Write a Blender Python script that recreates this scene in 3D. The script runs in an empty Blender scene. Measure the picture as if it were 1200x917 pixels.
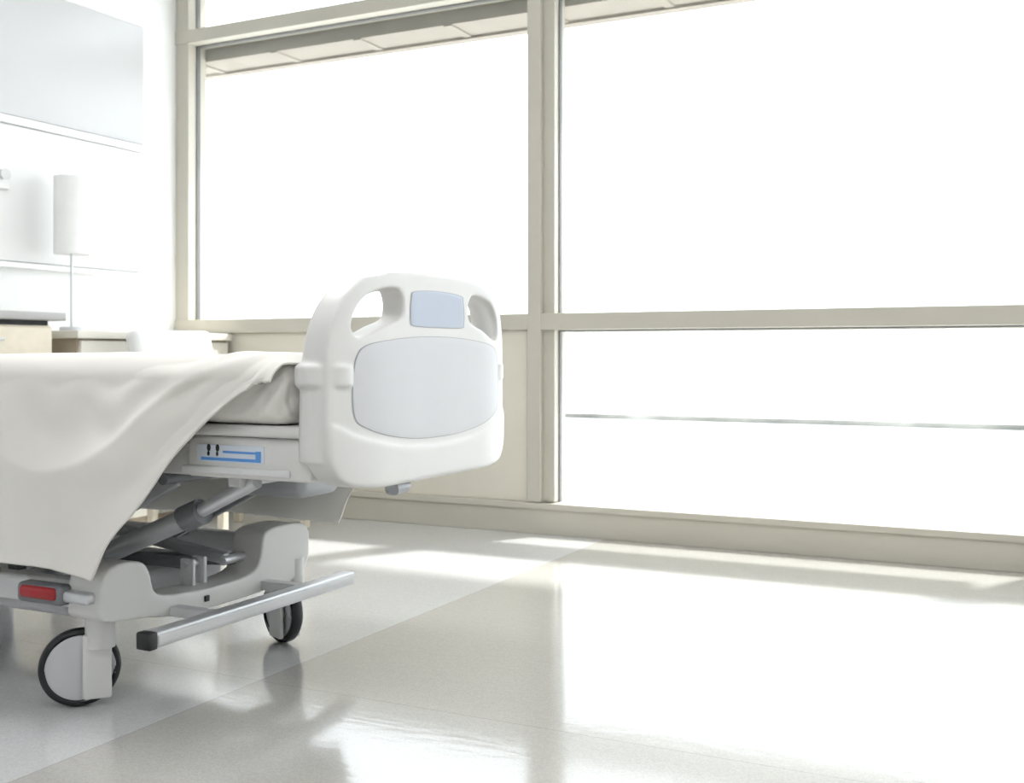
import bpy, bmesh, math, random
from mathutils import Vector, Matrix, noise
H=0.92
scene=bpy.context.scene
# ------------------------------------------------------------ materials
def nmat(name,col,rough=.5,metal=0,spec=.5,bump=None,var=None,coat=0,sheen=0):
    m=bpy.data.materials.new(name); m.use_nodes=True
    nt=m.node_tree; b=nt.nodes['Principled BSDF']
    b.inputs['Base Color'].default_value=(*col,1)
    b.inputs['Roughness'].default_value=rough
    b.inputs['Metallic'].default_value=metal
    b.inputs['Specular IOR Level'].default_value=spec
    b.inputs['Coat Weight'].default_value=coat
    b.inputs['Sheen Weight'].default_value=sheen
    tc=nt.nodes.new('ShaderNodeTexCoord')
    if var is None: var=(6,.04)
    sc,am=var
    n=nt.nodes.new('ShaderNodeTexNoise'); n.inputs['Scale'].default_value=sc; n.inputs['Detail'].default_value=4
    nt.links.new(tc.outputs['Object'],n.inputs['Vector'])
    r=nt.nodes.new('ShaderNodeValToRGB')
    r.color_ramp.elements[0].position=.3; r.color_ramp.elements[1].position=.7
    r.color_ramp.elements[0].color=(*[max(0,c*(1-am)) for c in col],1)
    r.color_ramp.elements[1].color=(*[min(1,c*(1+am)) for c in col],1)
    nt.links.new(n.outputs['Fac'],r.inputs['Fac']); nt.links.new(r.outputs['Color'],b.inputs['Base Color'])
    if bump:
        n2=nt.nodes.new('ShaderNodeTexNoise'); n2.inputs['Scale'].default_value=bump[0]; n2.inputs['Detail'].default_value=3
        nt.links.new(tc.outputs['Object'],n2.inputs['Vector'])
        bp=nt.nodes.new('ShaderNodeBump'); bp.inputs['Strength'].default_value=bump[1]; bp.inputs['Distance'].default_value=bump[2]
        nt.links.new(n2.outputs['Fac'],bp.inputs['Height']); nt.links.new(bp.outputs['Normal'],b.inputs['Normal'])
    return m
M_plastic=nmat('bed_plastic',(.69,.68,.66),.35,var=(6,.015))
M_plastic2=nmat('bed_plastic_cool',(.585,.585,.60),.4,var=(6,.015))
M_plate=nmat('plate_blue',(.42,.47,.56),.3,var=(6,.015))
M_groove_shade=nmat('groove_shade',(.36,.36,.37),.6)  # dark grey that paints the shade of a groove
M_frame=nmat('bed_frame_paint',(.67,.67,.67),.4)
M_steel=nmat('bed_steel',(.66,.67,.69),.38,metal=.5)
M_dark=nmat('dark_metal',(.20,.205,.22),.45,metal=.3)
M_grey=nmat('grey_metal',(.42,.43,.45),.4,metal=.4)
M_black=nmat('black_rubber',(.012,.012,.014),.5)
M_red=nmat('red_plastic',(.33,.012,.015),.35)
M_label=nmat('label_pale',(.66,.71,.78),.4)
M_blue=nmat('label_blue',(.10,.30,.70),.4)
M_fabric=nmat('blanket_fabric',(.81,.785,.735),.9,spec=.15,bump=(900,.2,.002),sheen=.2,var=(3,.015))
M_wall=nmat('wall_paint',(.90,.90,.895),.7,bump=(250,.08,.002),var=(1.5,.01))
M_wpanel=nmat('wall_panel_grey',(.57,.57,.575),.35,var=(1.2,.015))
M_wpanel2=nmat('wall_panel_light',(.78,.78,.775),.4,var=(1.2,.015))
M_wtrim=nmat('wall_trim',(.9,.9,.9),.4)
M_ceil=nmat('ceiling_paint',(.9,.9,.9),.8,bump=(120,.1,.003),var=(2,.01))
M_wframe=nmat('window_frame_paint',(.515,.49,.42),.42,var=(2,.02))
M_spand=nmat('spandrel_paint',(.67,.635,.545),.5,var=(2,.02))
M_gasket=nmat('gasket',(.16,.16,.16),.6)
M_soffit=nmat('soffit',(.30,.265,.22),.8,var=(5,.05))
M_wood=nmat('cabinet_wood',(.74,.67,.54),.45,var=(9,.08))
M_ctop=nmat('cabinet_top',(.42,.41,.40),.35)
M_brown=nmat('counter_side_shaded',(.45,.38,.29),.5,var=(9,.1))  # browner than the front: shade of the side put into the colour
M_cream=nmat('counter_front',(.80,.77,.69),.5)
M_chair=nmat('chair_vinyl',(.86,.86,.85),.5)
M_shade=nmat('lamp_shade',(.90,.90,.885),.8)
M_conc=nmat('terrace_concrete',(.78,.78,.77),.9,var=(4,.03))
M_rail=nmat('guard_rail',(.22,.22,.20),.8,var=(1.5,.5))
def glass():
    m=bpy.data.materials.new('window_glass'); m.use_nodes=True; nt=m.node_tree
    for n in list(nt.nodes): nt.nodes.remove(n)
    o=nt.nodes.new('ShaderNodeOutputMaterial'); mx=nt.nodes.new('ShaderNodeMixShader')
    t=nt.nodes.new('ShaderNodeBsdfTransparent'); g=nt.nodes.new('ShaderNodeBsdfGlossy'); g.inputs['Roughness'].default_value=.0
    t.inputs['Color'].default_value=(.97,.985,.985,1)
    mx.inputs['Fac'].default_value=.05
    nt.links.new(t.outputs[0],mx.inputs[1]); nt.links.new(g.outputs[0],mx.inputs[2]); nt.links.new(mx.outputs[0],o.inputs[0])
    return m
M_glass=glass()
def emis(name,c,s):
    m=bpy.data.materials.new(name); m.use_nodes=True; b=m.node_tree.nodes['Principled BSDF']
    b.inputs['Base Color'].default_value=(*c,1); b.inputs['Emission Color'].default_value=(*c,1); b.inputs['Emission Strength'].default_value=s
    return m
M_fillpanel=emis('ceiling_fill_glow',(.98,.98,1),12)  # glow of the added overhead fill panels
def floor_mat():
    m=bpy.data.materials.new('vinyl_floor'); m.use_nodes=True; nt=m.node_tree; b=nt.nodes['Principled BSDF']
    tc=nt.nodes.new('ShaderNodeTexCoord'); L=nt.links.new
    sep=nt.nodes.new('ShaderNodeSeparateXYZ'); L(tc.outputs['Object'],sep.inputs[0])
    def math(op,a,b_=None):
        n=nt.nodes.new('ShaderNodeMath'); n.operation=op
        if hasattr(a,'is_linked'): L(a,n.inputs[0])
        else: n.inputs[0].default_value=a
        if b_ is not None:
            if hasattr(b_,'is_linked'): L(b_,n.inputs[1])
            else: n.inputs[1].default_value=b_
        return n.outputs[0]
    gt=math('GREATER_THAN',sep.outputs['X'],-2.02)
    mix=nt.nodes.new('ShaderNodeMix'); mix.data_type='RGBA'
    mix.inputs['A'].default_value=(.595,.595,.59,1); mix.inputs['B'].default_value=(.485,.47,.435,1)
    L(gt,mix.inputs['Factor'])
    vo=nt.nodes.new('ShaderNodeTexVoronoi'); vo.inputs['Scale'].default_value=280; L(tc.outputs['Object'],vo.inputs['Vector'])
    sr=nt.nodes.new('ShaderNodeSeparateColor'); L(vo.outputs['Color'],sr.inputs[0])
    mr=nt.nodes.new('ShaderNodeMapRange'); L(sr.outputs[0],mr.inputs[0]); mr.inputs[3].default_value=.91; mr.inputs[4].default_value=1.07
    n=nt.nodes.new('ShaderNodeTexNoise'); n.inputs['Scale'].default_value=1.3; n.inputs['Detail'].default_value=5; L(tc.outputs['Object'],n.inputs['Vector'])
    mr2=nt.nodes.new('ShaderNodeMapRange'); L(n.outputs['Fac'],mr2.inputs[0]); mr2.inputs[3].default_value=.95; mr2.inputs[4].default_value=1.05
    k=math('MULTIPLY',mr.outputs[0],mr2.outputs[0])
    s1=math('ABSOLUTE',math('SUBTRACT',sep.outputs['Y'],2.45)); s1=math('GREATER_THAN',s1,.0015)
    s2=math('ABSOLUTE',math('SUBTRACT',sep.outputs['X'],-2.02)); s2=math('GREATER_THAN',s2,.0015)
    s=math('MULTIPLY',s1,s2); mr3=nt.nodes.new('ShaderNodeMapRange'); L(s,mr3.inputs[0]); mr3.inputs[3].default_value=.75; mr3.inputs[4].default_value=1
    k=math('MULTIPLY',k,mr3.outputs[0])
    vm=nt.nodes.new('ShaderNodeVectorMath'); vm.operation='SCALE'; L(mix.outputs['Result'],vm.inputs[0]); L(k,vm.inputs['Scale'])
    L(vm.outputs[0],b.inputs['Base Color'])
    b.inputs['Roughness'].default_value=.14; b.inputs['Specular IOR Level'].default_value=.6
    b.inputs['Coat Weight'].default_value=.4; b.inputs['Coat Roughness'].default_value=.07
    mp=nt.nodes.new('ShaderNodeMapping'); mp.inputs['Scale'].default_value=(1,3,1); L(tc.outputs['Object'],mp.inputs['Vector'])
    n2=nt.nodes.new('ShaderNodeTexNoise'); n2.inputs['Scale'].default_value=12; n2.inputs['Detail'].default_value=3; L(mp.outputs[0],n2.inputs['Vector'])
    bp=nt.nodes.new('ShaderNodeBump'); bp.inputs['Strength'].default_value=.08; bp.inputs['Distance'].default_value=.004
    L(n2.outputs['Fac'],bp.inputs['Height']); L(bp.outputs['Normal'],b.inputs['Normal']); L(bp.outputs['Normal'],b.inputs['Coat Normal'])
    return m
M_floor=floor_mat()
# ------------------------------------------------------------ helpers
def empty(name,loc):
    e=bpy.data.objects.new(name,None); e.location=loc; scene.collection.objects.link(e); e.empty_display_size=.1
    return e
def add(name,me,mat,parent=None,smooth=False):
    o=bpy.data.objects.new(name,me); scene.collection.objects.link(o)
    if mat: me.materials.append(mat)
    if smooth:
        for p in me.polygons: p.use_smooth=True
    if parent:
        o.parent=parent; o.matrix_parent_inverse=Matrix.Translation(parent.location).inverted()
    return o
def mesh_from_bm(name,bm):
    me=bpy.data.meshes.new(name); bmesh.ops.recalc_face_normals(bm,faces=bm.faces); bm.to_mesh(me); bm.free(); return me
def bm_box(bm,x0,x1,y0,y1,z0,z1,bev=0,seg=3,rot=None,piv=None):
    r=bmesh.ops.create_cube(bm,size=1)['verts']
    c=Vector(((x0+x1)/2,(y0+y1)/2,(z0+z1)/2))
    for v in r: v.co=Vector((v.co.x*(x1-x0),v.co.y*(y1-y0),v.co.z*(z1-z0)))+c
    if bev>0:
        es=list({e for v in r for e in v.link_edges})
        g=bmesh.ops.bevel(bm,geom=es,offset=bev,segments=seg,affect='EDGES',profile=.5)
        vs=list({v for f in g['faces'] for v in f.verts}|{v for v in r if v.is_valid})
    else: vs=r
    if rot is not None:
        p=Vector(piv) if piv else c
        for v in vs: v.co=rot@(v.co-p)+p
def autosmooth(o,ang=40):
    me=o.data
    for p in me.polygons: p.use_smooth=True
    try: me.set_sharp_from_angle(angle=math.radians(ang))
    except Exception: pass
def box(name,x0,x1,y0,y1,z0,z1,mat,parent=None,bev=0,seg=3,rot=None,piv=None):
    bm=bmesh.new(); bm_box(bm,x0,x1,y0,y1,z0,z1,bev,seg,rot,piv)
    o=add(name,mesh_from_bm(name,bm),mat,parent)
    if bev: autosmooth(o,50)
    return o
def boxes(name,lst,mat,parent=None,bev=0):
    bm=bmesh.new()
    for b in lst: bm_box(bm,*b,bev=bev)
    return add(name,mesh_from_bm(name,bm),mat,parent)
def bm_cyl(bm,p0,p1,r,seg=32,r2=None,bev=0):
    p0=Vector(p0);p1=Vector(p1); d=p1-p0
    r_=bmesh.ops.create_cone(bm,cap_ends=True,segments=seg,radius1=r,radius2=r if r2 is None else r2,depth=d.length)['verts']
    q=d.to_track_quat('Z','Y').to_matrix(); c=(p0+p1)/2
    for v in r_: v.co=q@v.co+c
    if bev>0:
        es=[e for e in {e for v in r_ for e in v.link_edges} if len(e.link_faces)==2 and any(len(f.verts)>4 for f in e.link_faces)]
        bmesh.ops.bevel(bm,geom=es,offset=bev,segments=3,affect='EDGES',profile=.5)
def cyl(name,p0,p1,r,mat,parent=None,seg=32,r2=None,bev=0):
    bm=bmesh.new(); bm_cyl(bm,p0,p1,r,seg,r2,bev)
    o=add(name,mesh_from_bm(name,bm),mat,parent); autosmooth(o); return o
def catmull(pts,n=8,closed=True):
    out=[];N=len(pts)
    for i in range(N if closed else N-1):
        g=lambda k: Vector(pts[k%N]) if closed else Vector(pts[max(0,min(N-1,k))])
        p0,p1,p2,p3=g(i-1),g(i),g(i+1),g(i+2)
        for j in range(n):
            t=j/n
            out.append(.5*((2*p1)+(-p0+p2)*t+(2*p0-5*p1+4*p2-p3)*t*t+(-p0+3*p1-3*p2+p3)*t**3))
    if not closed: out.append(Vector(pts[-1]))
    return out
def bm_slab(bm,loops,x0,x1):
    """closed slab in (y,z) outline (with holes) between x0 and x1"""
    t=bmesh.new(); es=[]
    for lp in loops:
        vs=[t.verts.new((x0,p[0],p[1])) for p in lp]
        es+=[t.edges.new((vs[i],vs[(i+1)%len(vs)])) for i in range(len(vs))]
    r=bmesh.ops.triangle_fill(t,edges=es,use_beauty=True)
    fs=[f for f in r['geom'] if isinstance(f,bmesh.types.BMFace)]
    ex=bmesh.ops.extrude_face_region(t,geom=fs,use_keep_orig=True)
    for v in ex['geom']:
        if isinstance(v,bmesh.types.BMVert): v.co.x=x1
    bmesh.ops.recalc_face_normals(t,faces=t.faces)
    me=bpy.data.meshes.new('t'); t.to_mesh(me); t.free(); bm.from_mesh(me); bpy.data.meshes.remove(me)
def bm_tube(bm,pts,rad,seg=16):
    rings=[];N=len(pts); up=Vector((1,0,0))
    for i,p in enumerate(pts):
        d=(pts[min(N-1,i+1)]-pts[max(0,i-1)]).normalized()
        a=up.cross(d)
        if a.length<1e-4: a=Vector((0,0,1)).cross(d)
        a.normalize(); b=d.cross(a)
        r=rad[i] if isinstance(rad,list) else rad
        rings.append([bm.verts.new(p+a*math.cos(t)*r+b*math.sin(t)*r) for t in [2*math.pi*k/seg for k in range(seg)]])
    fs=[]
    for i in range(N-1):
        for k in range(seg):
            fs.append(bm.faces.new((rings[i][k],rings[i][(k+1)%seg],rings[i+1][(k+1)%seg],rings[i+1][k])))
    fs.append(bm.faces.new(rings[0])); fs.append(bm.faces.new(rings[-1][::-1]))
    bmesh.ops.recalc_face_normals(bm,faces=fs)
def remesh(ob,vox,smooth_it=4):
    m=ob.modifiers.new('r','REMESH'); m.mode='VOXEL'; m.voxel_size=vox; m.use_smooth_shade=True
    s=ob.modifiers.new('s','SMOOTH'); s.factor=.5; s.iterations=smooth_it
    dg=bpy.context.evaluated_depsgraph_get(); me=bpy.data.meshes.new_from_object(ob.evaluated_get(dg))
    ob.modifiers.clear(); ob.data=me
    for p in me.polygons: p.use_smooth=True
    return ob
# ------------------------------------------------------------ room shell
WX=-4.84; WY=5.09; RX=3.4; BY=-2.0; CH=3.35
box('floor',WX-.15,RX+.15,BY-.15,WY+.15,-.12,0,M_floor)
box('ceiling',WX-.15,RX+.15,BY-.15,WY+.3,CH,CH+.12,M_ceil)
box('wall_left',WX-.15,WX,BY-.15,WY+.25,0,CH,M_wall)
box('wall_right',RX,RX+.15,BY-.15,WY+.25,0,CH,M_wall)
box('wall_back',WX,RX,BY-.15,BY,0,CH,M_wall)
boxes('trim_1',[(WX,RX,WY,WY+.16,0,.15),(WX,RX,WY-.012,WY+.16,.128,.16)],M_wframe,bev=.003)
box('wall_panel_1',WX,WX+.02,1.0,4.81,2.15,2.84,M_wpanel,bev=.004)
box('wall_panel_2',WX,WX+.02,1.0,4.81,1.40,2.10,M_wpanel2,bev=.004)
box('trim_2',WX,WX+.035,1.0,4.83,2.105,2.145,M_wtrim,bev=.004)
box('trim_3',WX,WX+.035,1.0,4.83,1.365,1.395,M_wtrim,bev=.004)
mull=[-2.375,.095,2.565]; hw=.07
edges=[(WX+.10,mull[0]-hw),(mull[0]+hw,mull[1]-hw),(mull[1]+hw,mull[2]-hw),(mull[2]+hw,RX)]
fr=[(WX+.001,WX+.10,WY+.002,WY+.158,.165,CH-.001)]
for m in mull:
    fr.append((m-hw,m+hw,WY+.02,WY+.155,.165,CH-.001))
    fr.append((m-hw+.001,m-hw+.075,WY-.014,WY+.03,.165,CH-.001))
fr.append((WX+.002,RX-.001,WY-.006,WY+.15,2.81,2.89))
fr.append((WX+.002,RX-.001,WY-.008,WY+.15,1.045,1.13))
fr.append((WX+.002,RX-.001,WY+.018,WY+.15,3.25,CH-.002))
boxes('trim_4',fr,M_wframe,bev=.003)
for i,(a,b) in enumerate(edges):
    e=empty('window_%d'%(i+1),((a+b)/2,WY+.1,1.8))
    panes=[(1.13,2.81),(2.89,3.25)]+([(.16,1.045)] if i else [])
    for k,(z0,z1) in enumerate(panes):
        box('glass_pane_%d'%(k+1),a,b,WY+.085,WY+.091,z0,z1,M_glass,e)
        g=.007
        boxes('gasket_%d'%(k+1),[(a,a+g,WY+.07,WY+.1,z0,z1),(b-g,b,WY+.07,WY+.1,z0,z1),(a+g,b-g,WY+.07,WY+.1,z1-g,z1)],M_gasket,e)
    if i: box('added_sun_ledge',a,b,WY+.15,WY+.30,1.035,1.06,M_wframe,e)  # added ledge, shapes the sun streak on the floor
boxes('wall_spandrel',[(WX+.10,mull[0]-hw-.012,WY+.015,WY+.12,.16,1.045)],M_spand,bev=.004)
ov=[(WX-1,RX+1,WY+.16,WY+.46,2.735,2.95),(WX-1,RX+1,WY+.40,WY+.47,2.72,2.97)]
x=WX
while x<RX: ov.append((x,x+.05,WY+.16,WY+.42,2.728,2.74)); x+=.6
boxes('exterior_soffit',ov,M_soffit,bev=0)
box('exterior_terrace',-22,22,WY+.3,12.0,-.3,-.08,M_conc)
box('exterior_parapet',-22,22,12.0,12.25,-.3,.158,M_conc)
box('exterior_guard_rail',-22,22,12.05,12.2,.16,.215,M_rail)
for i,(lx,ly) in enumerate([(-2.6,2.2),(.4,2.2),(-1.0,.2)]):  # added emissive panels, out of view, to fill the room with light
    e=empty('ceiling_fill_light' if i==0 else 'ceiling_fill_light.%03d'%i,(lx,ly,CH-.03))
    box('fill_panel_frame',lx-.62,lx+.62,ly-.32,ly+.32,CH-.05,CH,M_wtrim,e,bev=.005)
    box('fill_panel',lx-.58,lx+.58,ly-.28,ly+.28,CH-.056,CH-.049,M_fillpanel,e)
# ------------------------------------------------------------ bed
bed=empty('hospital_bed',(-2.6,2.46,.4))
YC=2.46
YB=2.478; KS=1.045      # footboard centre and width factor
XC=-1.485
def wrap(s):
    a=max(0,(abs(s)-.22)/.20); return -.034*a*a
def sym(half):
    return [(s,z) for s,z in half]+[(-s,z) for s,z in reversed(half) if s>0]
bottom=[(0,.600),(.15,.600),(.30,.604),(.375,.622),(.412,.665),(.42,.73)]
outer=catmull(sym(bottom+[(.42,.85),(.419,.93),(.408,.99),(.380,1.045),(.335,1.088),(.300,1.104),(.27,1.108),(.245,1.113),(.20,1.121),(.10,1.127),(0,1.128)]),5)
def hole(sg):
    h=[(.165,1.066),(.158,1.035),(.172,1.008),(.24,.987),(.30,.965),(.338,.962),(.352,.985),(.340,1.024),(.306,1.058),(.25,1.077),(.19,1.083)]
    return catmull([(sg*a,b) for a,b in h],5)
bm=bmesh.new()
bm_slab(bm,[outer,hole(1),hole(-1)],-.034,.034)
low=catmull(sym([(0,.600),(.15,.600),(.30,.604),(.375,.622),(.412,.665),(.417,.72),(.413,.752),(.39,.750),(.33,.725),(.20,.696),(.08,.686),(0,.684)]),5)
bm_slab(bm,[low],-.034,.040)
for sg in (1,-1):
    c=[(.378,.67),(.379,.75),(.379,.86),(.377,.92),(.370,.97),(.354,1.010),(.326,1.046),(.29,1.073),(.25,1.091),(.20,1.100),(.15,1.100)]
    P=catmull([Vector((-.016,sg*a,b)) for a,b in c],5,closed=False)
    n=len(P); bm_tube(bm,P,[.052-.026*min(1,(i/(n-1)*1.4))**1.5 for i in range(n)],24)
    P=[Vector((-.016,sg*a,b)) for a,b in [(.379,.842),(.379,.848),(.379,.892),(.379,.898)]]
    bm_tube(bm,P,[.052,.059,.059,.052],24)
me=bpy.data.meshes.new('footboard'); bm.to_mesh(me); bm.free()
fb=add('footboard',me,M_plastic,bed); remesh(fb,.0045,7)
for v in fb.data.vertices:
    s=v.co.y; v.co=Vector((v.co.x+XC+wrap(s),s*KS+YB,v.co.z))
if not fb.data.materials: fb.data.materials.append(M_plastic)
def panel(name,outline,xf,mat,rings=14,thick=0):
    bm=bmesh.new(); c=Vector((0,0))
    for p in outline: c+=Vector((p[0],p[1]))
    c/=len(outline); R=[]
    for k in range(1,rings+1):
        f=k/rings
        R.append([bm.verts.new((XC+xf+wrap(c.x+(p[0]-c.x)*f)-(thick if k==rings else 0),YB+(c.x+(p[0]-c.x)*f)*KS,c.y+(p[1]-c.y)*f)) for p in outline])
    cv=bm.verts.new((XC+xf+wrap(c.x),YB+c.x*KS,c.y)); n=len(outline)
    for i in range(n): bm.faces.new((cv,R[0][i],R[0][(i+1)%n]))
    for k in range(rings-1):
        for i in range(n): bm.faces.new((R[k][i],R[k+1][i],R[k+1][(i+1)%n],R[k][(i+1)%n]))
    return add(name,mesh_from_bm(name,bm),mat,bed,smooth=True)
big=[(0,.706),(.12,.710),(.24,.727),(.32,.752),(.344,.775),(.350,.82),(.348,.875),(.336,.918),(.308,.940),(.24,.952),(.12,.962),(0,.965)]
sc=lambda o,k,c: [((p[0]-c[0])*k+c[0],(p[1]-c[1])*k+c[1]) for p in o]
bigo=catmull(sym(big),6)
panel('footboard_panel_groove_shade',sc(bigo,1.010,(0,.84)),.0350,M_groove_shade)  # flat dark sheet under the panel, its rim painted as groove shade
panel('footboard_panel',bigo,.0362,M_plastic2,thick=.001)
pl=catmull([(-.115,.992),(0,.990),(.115,.992),(.128,1.003),(.130,1.03),(.125,1.06),(.112,1.077),(0,1.083),(-.112,1.077),(-.125,1.06),(-.130,1.03),(-.128,1.003)],5)
panel('footboard_plate_groove_shade',sc(pl,1.03,(0,1.037)),.0350,M_groove_shade)  # same dark rim round the plate, groove shade as colour
panel('footboard_plate',pl,.0362,M_plate,thick=.001)
cyl('roller_stem',(-1.50,2.36,.575),(-1.50,2.36,.61),.014,M_steel,bed)
cyl('roller',(-1.50,2.335,.585),(-1.50,2.385,.585),.02,M_grey,bed,bev=.005)
hb=catmull(sym([(0,.62),(.3,.62),(.41,.65),(.43,.8),(.43,1.05),(.38,1.16),(.25,1.2),(0,1.21)]),6)
bm=bmesh.new(); bm_slab(bm,[[(s+YC,z) for s,z in hb]],-3.85,-3.79)
me=bpy.data.meshes.new('headboard'); bm.to_mesh(me); bm.free(); o=add('headboard',me,M_plastic,bed); remesh(o,.012,4)
if not o.data.materials: o.data.materials.append(M_plastic)
# deck
boxes('deck_frame',[(-3.79,-1.60,2.085,2.12,.62,.70),(-3.79,-1.60,2.80,2.835,.62,.70),(-3.79,-3.70,2.10,2.82,.62,.70),(-1.75,-1.62,2.10,2.82,.64,.70),(-2.6,-2.5,2.10,2.82,.62,.68)],M_frame,bed,bev=.006)
box('deck_top',-3.78,-1.60,2.09,2.83,.70,.742,M_plastic,bed,bev=.01)
box('foot_rail_body',-1.915,-1.545,2.055,2.14,.622,.722,M_plastic,bed,bev=.008)
box('foot_rail_lid',-1.90,-1.55,2.04,2.14,.724,.752,M_plastic,bed,bev=.01)
box('foot_rail_lip',-1.93,-1.60,2.048,2.10,.630,.650,M_frame,bed,bev=.005)
box('label',-1.882,-1.677,2.0525,2.056,.660,.702,M_label,bed)
boxes('label_line',[(-1.868,-1.69,2.0505,2.054,.664,.671),(-1.70,-1.686,2.0500,2.0535,.664,.69),(-1.80,-1.70,2.0505,2.054,.683,.688)],M_blue,bed)
bm=bmesh.new()
for fx in (-1.845,-1.818):
    for (dx,dz,rx,rz) in [(0,.006,.006,.009),(-.001,-.008,.004,.006)]:
        r=bmesh.ops.create_uvsphere(bm,u_segments=12,v_segments=8,radius=1)['verts']
        for v in r: v.co=Vector((fx+dx+v.co.x*rx,2.0520+v.co.y*.0015,.688+dz+v.co.z*rz))
add('label_footprints',mesh_from_bm('fp',bm),M_black,bed,smooth=True)
# mattress wrapped in tucked cloth
bm=bmesh.new(); bm_box(bm,-3.76,-1.590,2.026,2.894,.7535,.902,bev=.05,seg=5)
o=add('mattress',mesh_from_bm('mattress',bm),M_fabric,bed); remesh(o,.009,3)
if not o.data.materials: o.data.materials.append(M_fabric)
N_=[v.normal.copy() for v in o.data.vertices]
for v,nn in zip(o.data.vertices,N_):
    p=v.co; side=max(0,1-abs(nn.z)*1.2)
    dx=-1.54-p.x; dz=.95-p.z; th=math.atan2(dz,dx+1e-4); rr=math.hypot(dx,dz)
    w=max(0,min(1,(rr-.05)/.08))*max(0,min(1,(.9-rr)/.3))
    n1=noise.noise(Vector((p.x*6,p.y*6,p.z*6)))
    f=1-abs(math.sin(th*6+1.6*n1)); f=f*f
    d=side*w*(.014*(f-.3)+.004*math.sin(th*23+4*n1+1))
    if p.x>-1.6: d-=.004
    v.co=p+nn*min(d,.014)
# undercarriage
def prof(name,pts,x0,x1,mat,n=4,vox=.008,it=5):
    lp=catmull(pts,n); bm=bmesh.new(); bm_slab(bm,[lp],x0,x1)
    me=bpy.data.meshes.new(name); bm.to_mesh(me); bm.free()
    o=add(name,me,mat,bed); remesh(o,vox,it)
    if not o.data.materials: o.data.materials.append(mat)
    return o
prof('base_crossmember',[(2.03,.240),(2.02,.30),(2.03,.355),(2.07,.378),(2.15,.374),(2.185,.345),(2.205,.285),(2.25,.266),(2.33,.258),(2.46,.252),(2.60,.262),(2.64,.30),(2.655,.365),(2.70,.385),(2.80,.385),(2.87,.37),(2.885,.31),(2.87,.245),(2.80,.205),(2.65,.198),(2.46,.194),(2.28,.202),(2.16,.222)],-2.29,-2.17,M_plastic,vox=.006,it=4)
prof('base_crossmember_head',[(2.03,.235),(2.02,.30),(2.03,.365),(2.17,.380),(2.255,.285),(2.46,.256),(2.655,.285),(2.72,.380),(2.87,.37),(2.885,.31),(2.87,.245),(2.65,.185),(2.46,.182),(2.28,.19)],-3.62,-3.48,M_plastic,vox=.012)
boxes('base_side_rails',[(-3.55,-2.2,2.03,2.085,.262,.333),(-3.55,-2.2,2.82,2.875,.262,.333)],M_frame,bed,bev=.012)
box('base_cover',-3.5,-2.42,2.14,2.76,.20,.275,M_plastic2,bed,bev=.02)
box('bumper_bar',-2.042,-1.998,2.03,2.89,.192,.232,M_steel,bed,bev=.005)
box('bumper_bar_face',-2.001,-1.993,2.04,2.88,.200,.224,M_frame,bed,bev=.003)
box('bumper_end_cap',-2.043,-1.995,2.010,2.04,.190,.234,M_black,bed,bev=.006)
boxes('bumper_brackets',[(-2.18,-2.03,2.26,2.30,.205,.232),(-2.18,-2.03,2.64,2.68,.205,.232)],M_frame,bed,bev=.005)
boxes('crossmember_screws',[(-2.172,-2.164,2.395,2.412,.218,.235)],M_black,bed,bev=.002)
box('pedal_arm',-2.29,-2.19,1.995,2.035,.285,.315,M_steel,bed,bev=.010)
box('pedal_body',-2.44,-2.275,1.985,2.035,.275,.328,M_dark,bed,bev=.014)
box('pedal_red',-2.42,-2.29,1.975,2.03,.290,.322,M_red,bed,bev=.010)
def caster(tag,wc,az,stem):
    n=Vector((math.cos(az),math.sin(az),0)); c=Vector(wc)
    prof_=[(.084,-.017),(.094,-.019),(.100,-.013),(.102,0),(.100,.013),(.094,.019),(.084,.017)]
    t=Vector((-n.y,n.x,0)); up=Vector((0,0,1)); bm=bmesh.new(); S=64; rings=[]
    for k in range(S):
        a=2*math.pi*k/S; d=t*math.cos(a)+up*math.sin(a)
        rings.append([bm.verts.new(c+d*r+n*w) for r,w in prof_])
    for k in range(S):
        for j in range(len(prof_)):
            j2=(j+1)%len(prof_)
            bm.faces.new((rings[k][j],rings[k][j2],rings[(k+1)%S][j2],rings[(k+1)%S][j]))
    add('caster_tyre_'+tag,mesh_from_bm('t',bm),M_black,bed,smooth=True)
    cyl('caster_hub_'+tag,c-n*.020,c+n*.020,.086,M_plastic2,bed,seg=56,bev=.006)
    s=Vector(stem)
    cyl('caster_stem_'+tag,(s.x,s.y,.16),(s.x,s.y,.265),.038,M_plastic,bed,seg=40,bev=.006)
    off=Vector((s.x-c.x,s.y-c.y,0)).dot(t)
    bm=bmesh.new()
    for sd in (1,-1):
        q=c+t*off*.85+n*sd*.030
        M=Matrix((t,n,up)).transposed()
        k0=len(bm.verts)
        bm_box(bm,-.036,.036,-.008,.008,-.085,.085,bev=.007)
        for v in list(bm.verts)[k0:]: v.co=M@v.co+q+Vector((0,0,.005))
    add('caster_fork_'+tag,mesh_from_bm('f',bm),M_plastic,bed); autosmooth(bpy.data.objects['caster_fork_'+tag])
caster('near',(-2.297,2.068,.102),math.radians(-42),(-2.252,2.094))
caster('far',(-2.225,2.815,.102),math.radians(248),(-2.20,2.83))
caster('head_near',(-3.55,2.07,.102),math.radians(-80),(-3.52,2.09))
caster('head_far',(-3.55,2.815,.102),math.radians(250),(-3.52,2.83))
def arm(name,a,b,w,h,mat):
    a=Vector(a);b=Vector(b);d=b-a;L=d.length;ang=math.atan2(d.z,d.x); c=(a+b)/2
    return box(name,c.x-L/2,c.x+L/2,c.y-w/2,c.y+w/2,c.z-h/2,c.z+h/2,mat,bed,bev=.006,rot=Matrix.Rotation(-ang,3,'Y'))
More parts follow.
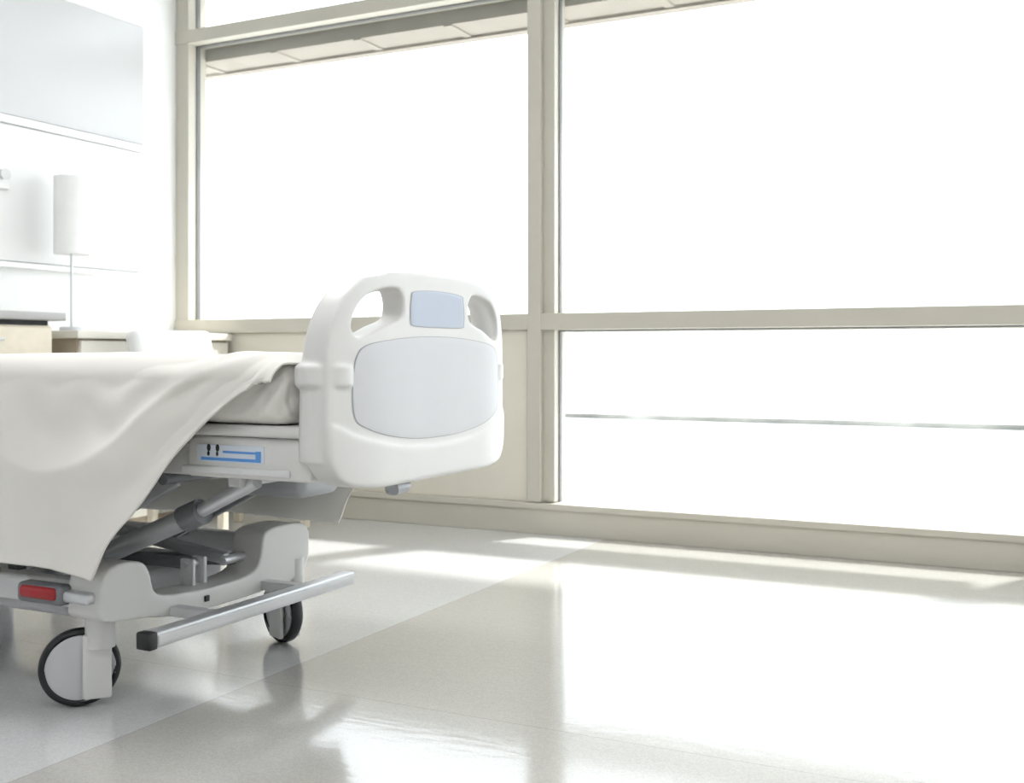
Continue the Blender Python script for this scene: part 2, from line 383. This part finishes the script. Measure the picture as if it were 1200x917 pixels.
cyl('actuator_tube',(-2.62,2.20,.26),(-2.02,2.20,.503),.028,M_grey,bed,bev=.004)
cyl('actuator_rod',(-2.05,2.20,.49),(-1.82,2.20,.598),.018,M_steel,bed)
cyl('actuator_collar',(-2.06,2.20,.487),(-2.00,2.20,.511),.035,M_dark,bed,bev=.004)
arm('lift_arm_1',(-2.62,2.17,.33),(-2.06,2.17,.60),.02,.05,M_grey)
arm('lift_arm_2',(-2.62,2.72,.33),(-2.06,2.72,.60),.02,.05,M_grey)
arm('lift_arm_3',(-2.95,2.60,.25),(-2.24,2.60,.300),.03,.035,M_dark)
arm('lift_arm_4',(-2.95,2.57,.40),(-2.24,2.57,.305),.03,.035,M_grey)
arm('lift_arm_5',(-2.95,2.45,.30),(-2.26,2.45,.310),.03,.032,M_dark)
boxes('lift_lugs',[(-2.285,-2.235,2.42,2.433,.235,.328),(-2.285,-2.235,2.467,2.48,.235,.328)],M_frame,bed,bev=.004)
cyl('lift_lug_pin',(-2.262,2.412,.310),(-2.262,2.488,.310),.009,M_steel,bed)
arm('lift_arm_6',(-3.3,2.17,.30),(-2.9,2.17,.62),.02,.05,M_dark)
arm('lift_arm_7',(-3.3,2.72,.30),(-2.9,2.72,.62),.02,.05,M_dark)
cyl('lift_axle_1',(-2.24,2.55,.302),(-2.24,2.68,.302),.014,M_steel,bed)
cyl('lift_axle_2',(-2.06,2.12,.60),(-2.06,2.80,.60),.016,M_dark,bed)
cyl('lift_axle_3',(-2.62,2.12,.33),(-2.62,2.80,.33),.016,M_dark,bed)
box('lift_motor',-2.12,-1.86,2.44,2.62,.52,.625,M_grey,bed,bev=.025)
boxes('motor_mount',[(-2.10,-2.06,2.3,2.7,.58,.64),(-1.88,-1.84,2.16,2.7,.585,.64)],M_frame,bed,bev=.004)
# ------------------------------------------------------------ blanket
def blanket():
    ZT=.916; hwid=.468; r=.055; drop=.491
    aF=hwid-r; aA=r*math.pi/2; half=aF+aA+drop
    NJ=190; NI=280; xh=-3.72
    bm=bmesh.new(); V=[]
    for j in range(-NJ,NJ+1):
        sg=1 if j>=0 else -1; a=abs(j)/NJ*half; q=0
        if a<aF: y=a; z=ZT; nrm=Vector((0,0,1)); xe=-1.592
        elif a<aF+aA:
            th=(a-aF)/r; y=aF+r*math.sin(th); z=ZT-r+r*math.cos(th); nrm=Vector((0,sg*math.sin(th),math.cos(th)))
            xe=-1.592-.018*(a-aF)/aA
        else:
            q=(a-aF-aA)/drop; y=hwid+.012*q; z=ZT-r-drop*q; nrm=Vector((0,sg,0))
            xe=-1.61-.52*(q**.68)+.012*math.sin(q*14)*q
        row=[]
        for i in range(NI+1):
            t=i/NI; t=1-(1-t)**1.25
            x=xh+(xe-xh)*t
            p=Vector((x,YC+sg*y,z))
            n1=noise.noise(Vector((x*2.2,p.y*2.2,z*2.2+sg)))
            n2=noise.noise(Vector((x*6+3,p.y*5,z*5)))
            d=.005*n1+.002*n2
            dx=-1.60-x; dz=.93-z
            side=max(0,min(1,(a-aF+.10)/(.16)))
            rr=math.hypot(dx,dz); thh=math.atan2(dx,dz+1e-5)
            amp=min(rr,.22)/.22*math.exp(-max(0,rr-.55)*1.3)*side
            f=1-abs(math.sin(thh*4.6+.5+1.0*n1)); f=f*f
            d+=amp*(.030*(f-.25)+.006*math.sin(thh*19+3*n2))
            if q>0:
                d+=q*.010*math.sin(x*9+2.2*n1)+q*.012
                d+=.012*math.exp(-((x-xe)/.03)**2)*min(1,q*5)
            else:
                e=math.exp(-((x+1.72)/.12)**2); d+=e*.010*(noise.noise(Vector((p.y*7,x*9,1)))+.3)
                d+=.003*math.sin(x*5+p.y*6)
            p+=nrm*max(d,-.002)
            if q==0 and x>-1.65: p.z-=((x+1.65)/.08)**2*.035
            if q>0: p.z+=.006*math.sin(x*7)*q
            row.append(bm.verts.new(p))
        V.append(row)
    for j in range(len(V)-1):
        for i in range(NI):
            bm.faces.new((V[j][i],V[j][i+1],V[j+1][i+1],V[j+1][i]))
    for _ in range(3): bmesh.ops.smooth_vert(bm,verts=[v for v in bm.verts if not v.is_boundary],factor=.5,use_axis_x=True,use_axis_y=True,use_axis_z=True)
    o=add('blanket',mesh_from_bm('blanket',bm),M_fabric,None,smooth=True)
    m=o.modifiers.new('s','SOLIDIFY'); m.thickness=.006; m.offset=1
    return o
blanket()
# ------------------------------------------------------------ furniture
cab=empty('bedside_cabinet',(-4.6,3.4,.5))
box('carcass',-4.82,-4.42,2.95,3.80,.06,1.06,M_wood,cab,bev=.004)
box('plinth',-4.80,-4.46,2.98,3.77,0,.07,M_ctop,cab)
box('top',-4.835,-4.38,2.92,3.86,1.085,1.125,M_ctop,cab,bev=.006)
box('top_recess_shade',-4.82,-4.44,2.95,3.80,1.055,1.09,M_black,cab)  # black block painted in for the shade in the gap below the top
for k,(z0,z1) in enumerate([(.10,.40),(.41,.72),(.73,1.05)]):
    box('drawer_front_%d'%k,-4.425,-4.40,2.96,3.79,z0,z1,M_wood,cab,bev=.003)
    cyl('drawer_handle_%d'%k,(-4.38,3.25,z1-.06),(-4.38,3.50,z1-.06),.007,M_steel,cab)
cnt=empty('wall_counter',(-4.6,4.3,.5))
boxes('body',[(-4.82,-4.42,3.96,5.07,.0,1.00)],M_brown,cnt,bev=.003)
box('counter_top',-4.835,-4.38,3.93,5.07,1.00,1.04,M_cream,cnt,bev=.005)
for k in range(2): box('door_front_%d'%k,-4.425,-4.40,3.97+.55*k,4.51+.55*k,.05,.99,M_cream,cnt,bev=.003)
lamp=empty('table_lamp',(-4.64,4.13,1.04))
lx,ly=-4.66,4.14
cyl('base',(lx,ly,1.04),(lx,ly,1.06),.06,M_steel,lamp,bev=.004)
cyl('stem',(lx,ly,1.06),(lx,ly,1.50),.007,M_steel,lamp)
cyl('shade',(lx,ly,1.45),(lx,ly,1.85),.09,M_shade,lamp,seg=48,bev=.004)
out=empty('medical_gas_outlet',(-4.8,3.85,1.8))
box('plate',-4.82,-4.79,3.76,3.87,1.76,1.90,M_wtrim,out,bev=.008)
cyl('socket',(-4.79,3.81,1.83),(-4.75,3.81,1.83),.025,M_frame,out,bev=.004)
ch=empty('armchair',(-3.85,4.4,.4))
D=.11
box('seat',-4.18+D,-3.62+D,4.12,4.68,.36,.48,M_chair,ch,bev=.04)
box('backrest',-4.26+D,-4.16+D,4.12,4.68,.42,1.06,M_chair,ch,bev=.035,rot=Matrix.Rotation(math.radians(-12),3,'Y'),piv=(-4.2+D,4.4,.42))
boxes('armrests',[(-4.15+D,-3.66+D,4.05,4.11,.58,.63),(-4.15+D,-3.66+D,4.69,4.75,.58,.63)],M_wood,ch,bev=.01)
boxes('legs',[(-4.16+D,-4.12+D,4.06,4.10,0,.59),(-3.71+D,-3.67+D,4.06,4.10,0,.59),(-4.16+D,-4.12+D,4.70,4.74,0,.59),(-3.71+D,-3.67+D,4.70,4.74,0,.59)],M_wood,ch,bev=.006)
# ------------------------------------------------------------ light
w=bpy.data.worlds.new('World'); scene.world=w; w.use_nodes=True
bg=w.node_tree.nodes['Background']; bg.inputs[0].default_value=(.915,.955,1,1); bg.inputs[1].default_value=3.4
sl=bpy.data.lights.new('sun','SUN'); sl.energy=7; sl.angle=math.radians(3.5); sl.color=(1,.98,.95)
so=bpy.data.objects.new('sun',sl); scene.collection.objects.link(so); so.location=(4,9,8)
so.rotation_euler=Vector((-.6,-1.1,-1.9)).to_track_quat('-Z','Y').to_euler()
# ------------------------------------------------------------ camera
cd=bpy.data.cameras.new('camera'); cam=bpy.data.objects.new('camera',cd); scene.collection.objects.link(cam)
cam.location=(0,0,H); cam.rotation_euler=(math.radians(90),0,math.radians(26.5))
cd.lens=36*1285/1200; cd.sensor_width=36; cd.shift_y=-.03625; cd.clip_start=.05
cd.dof.use_dof=True; cd.dof.focus_distance=2.75; cd.dof.aperture_fstop=4.5
scene.camera=cam
scene.view_settings.view_transform='Standard'; scene.view_settings.look='None'
scene.view_settings.exposure=.14
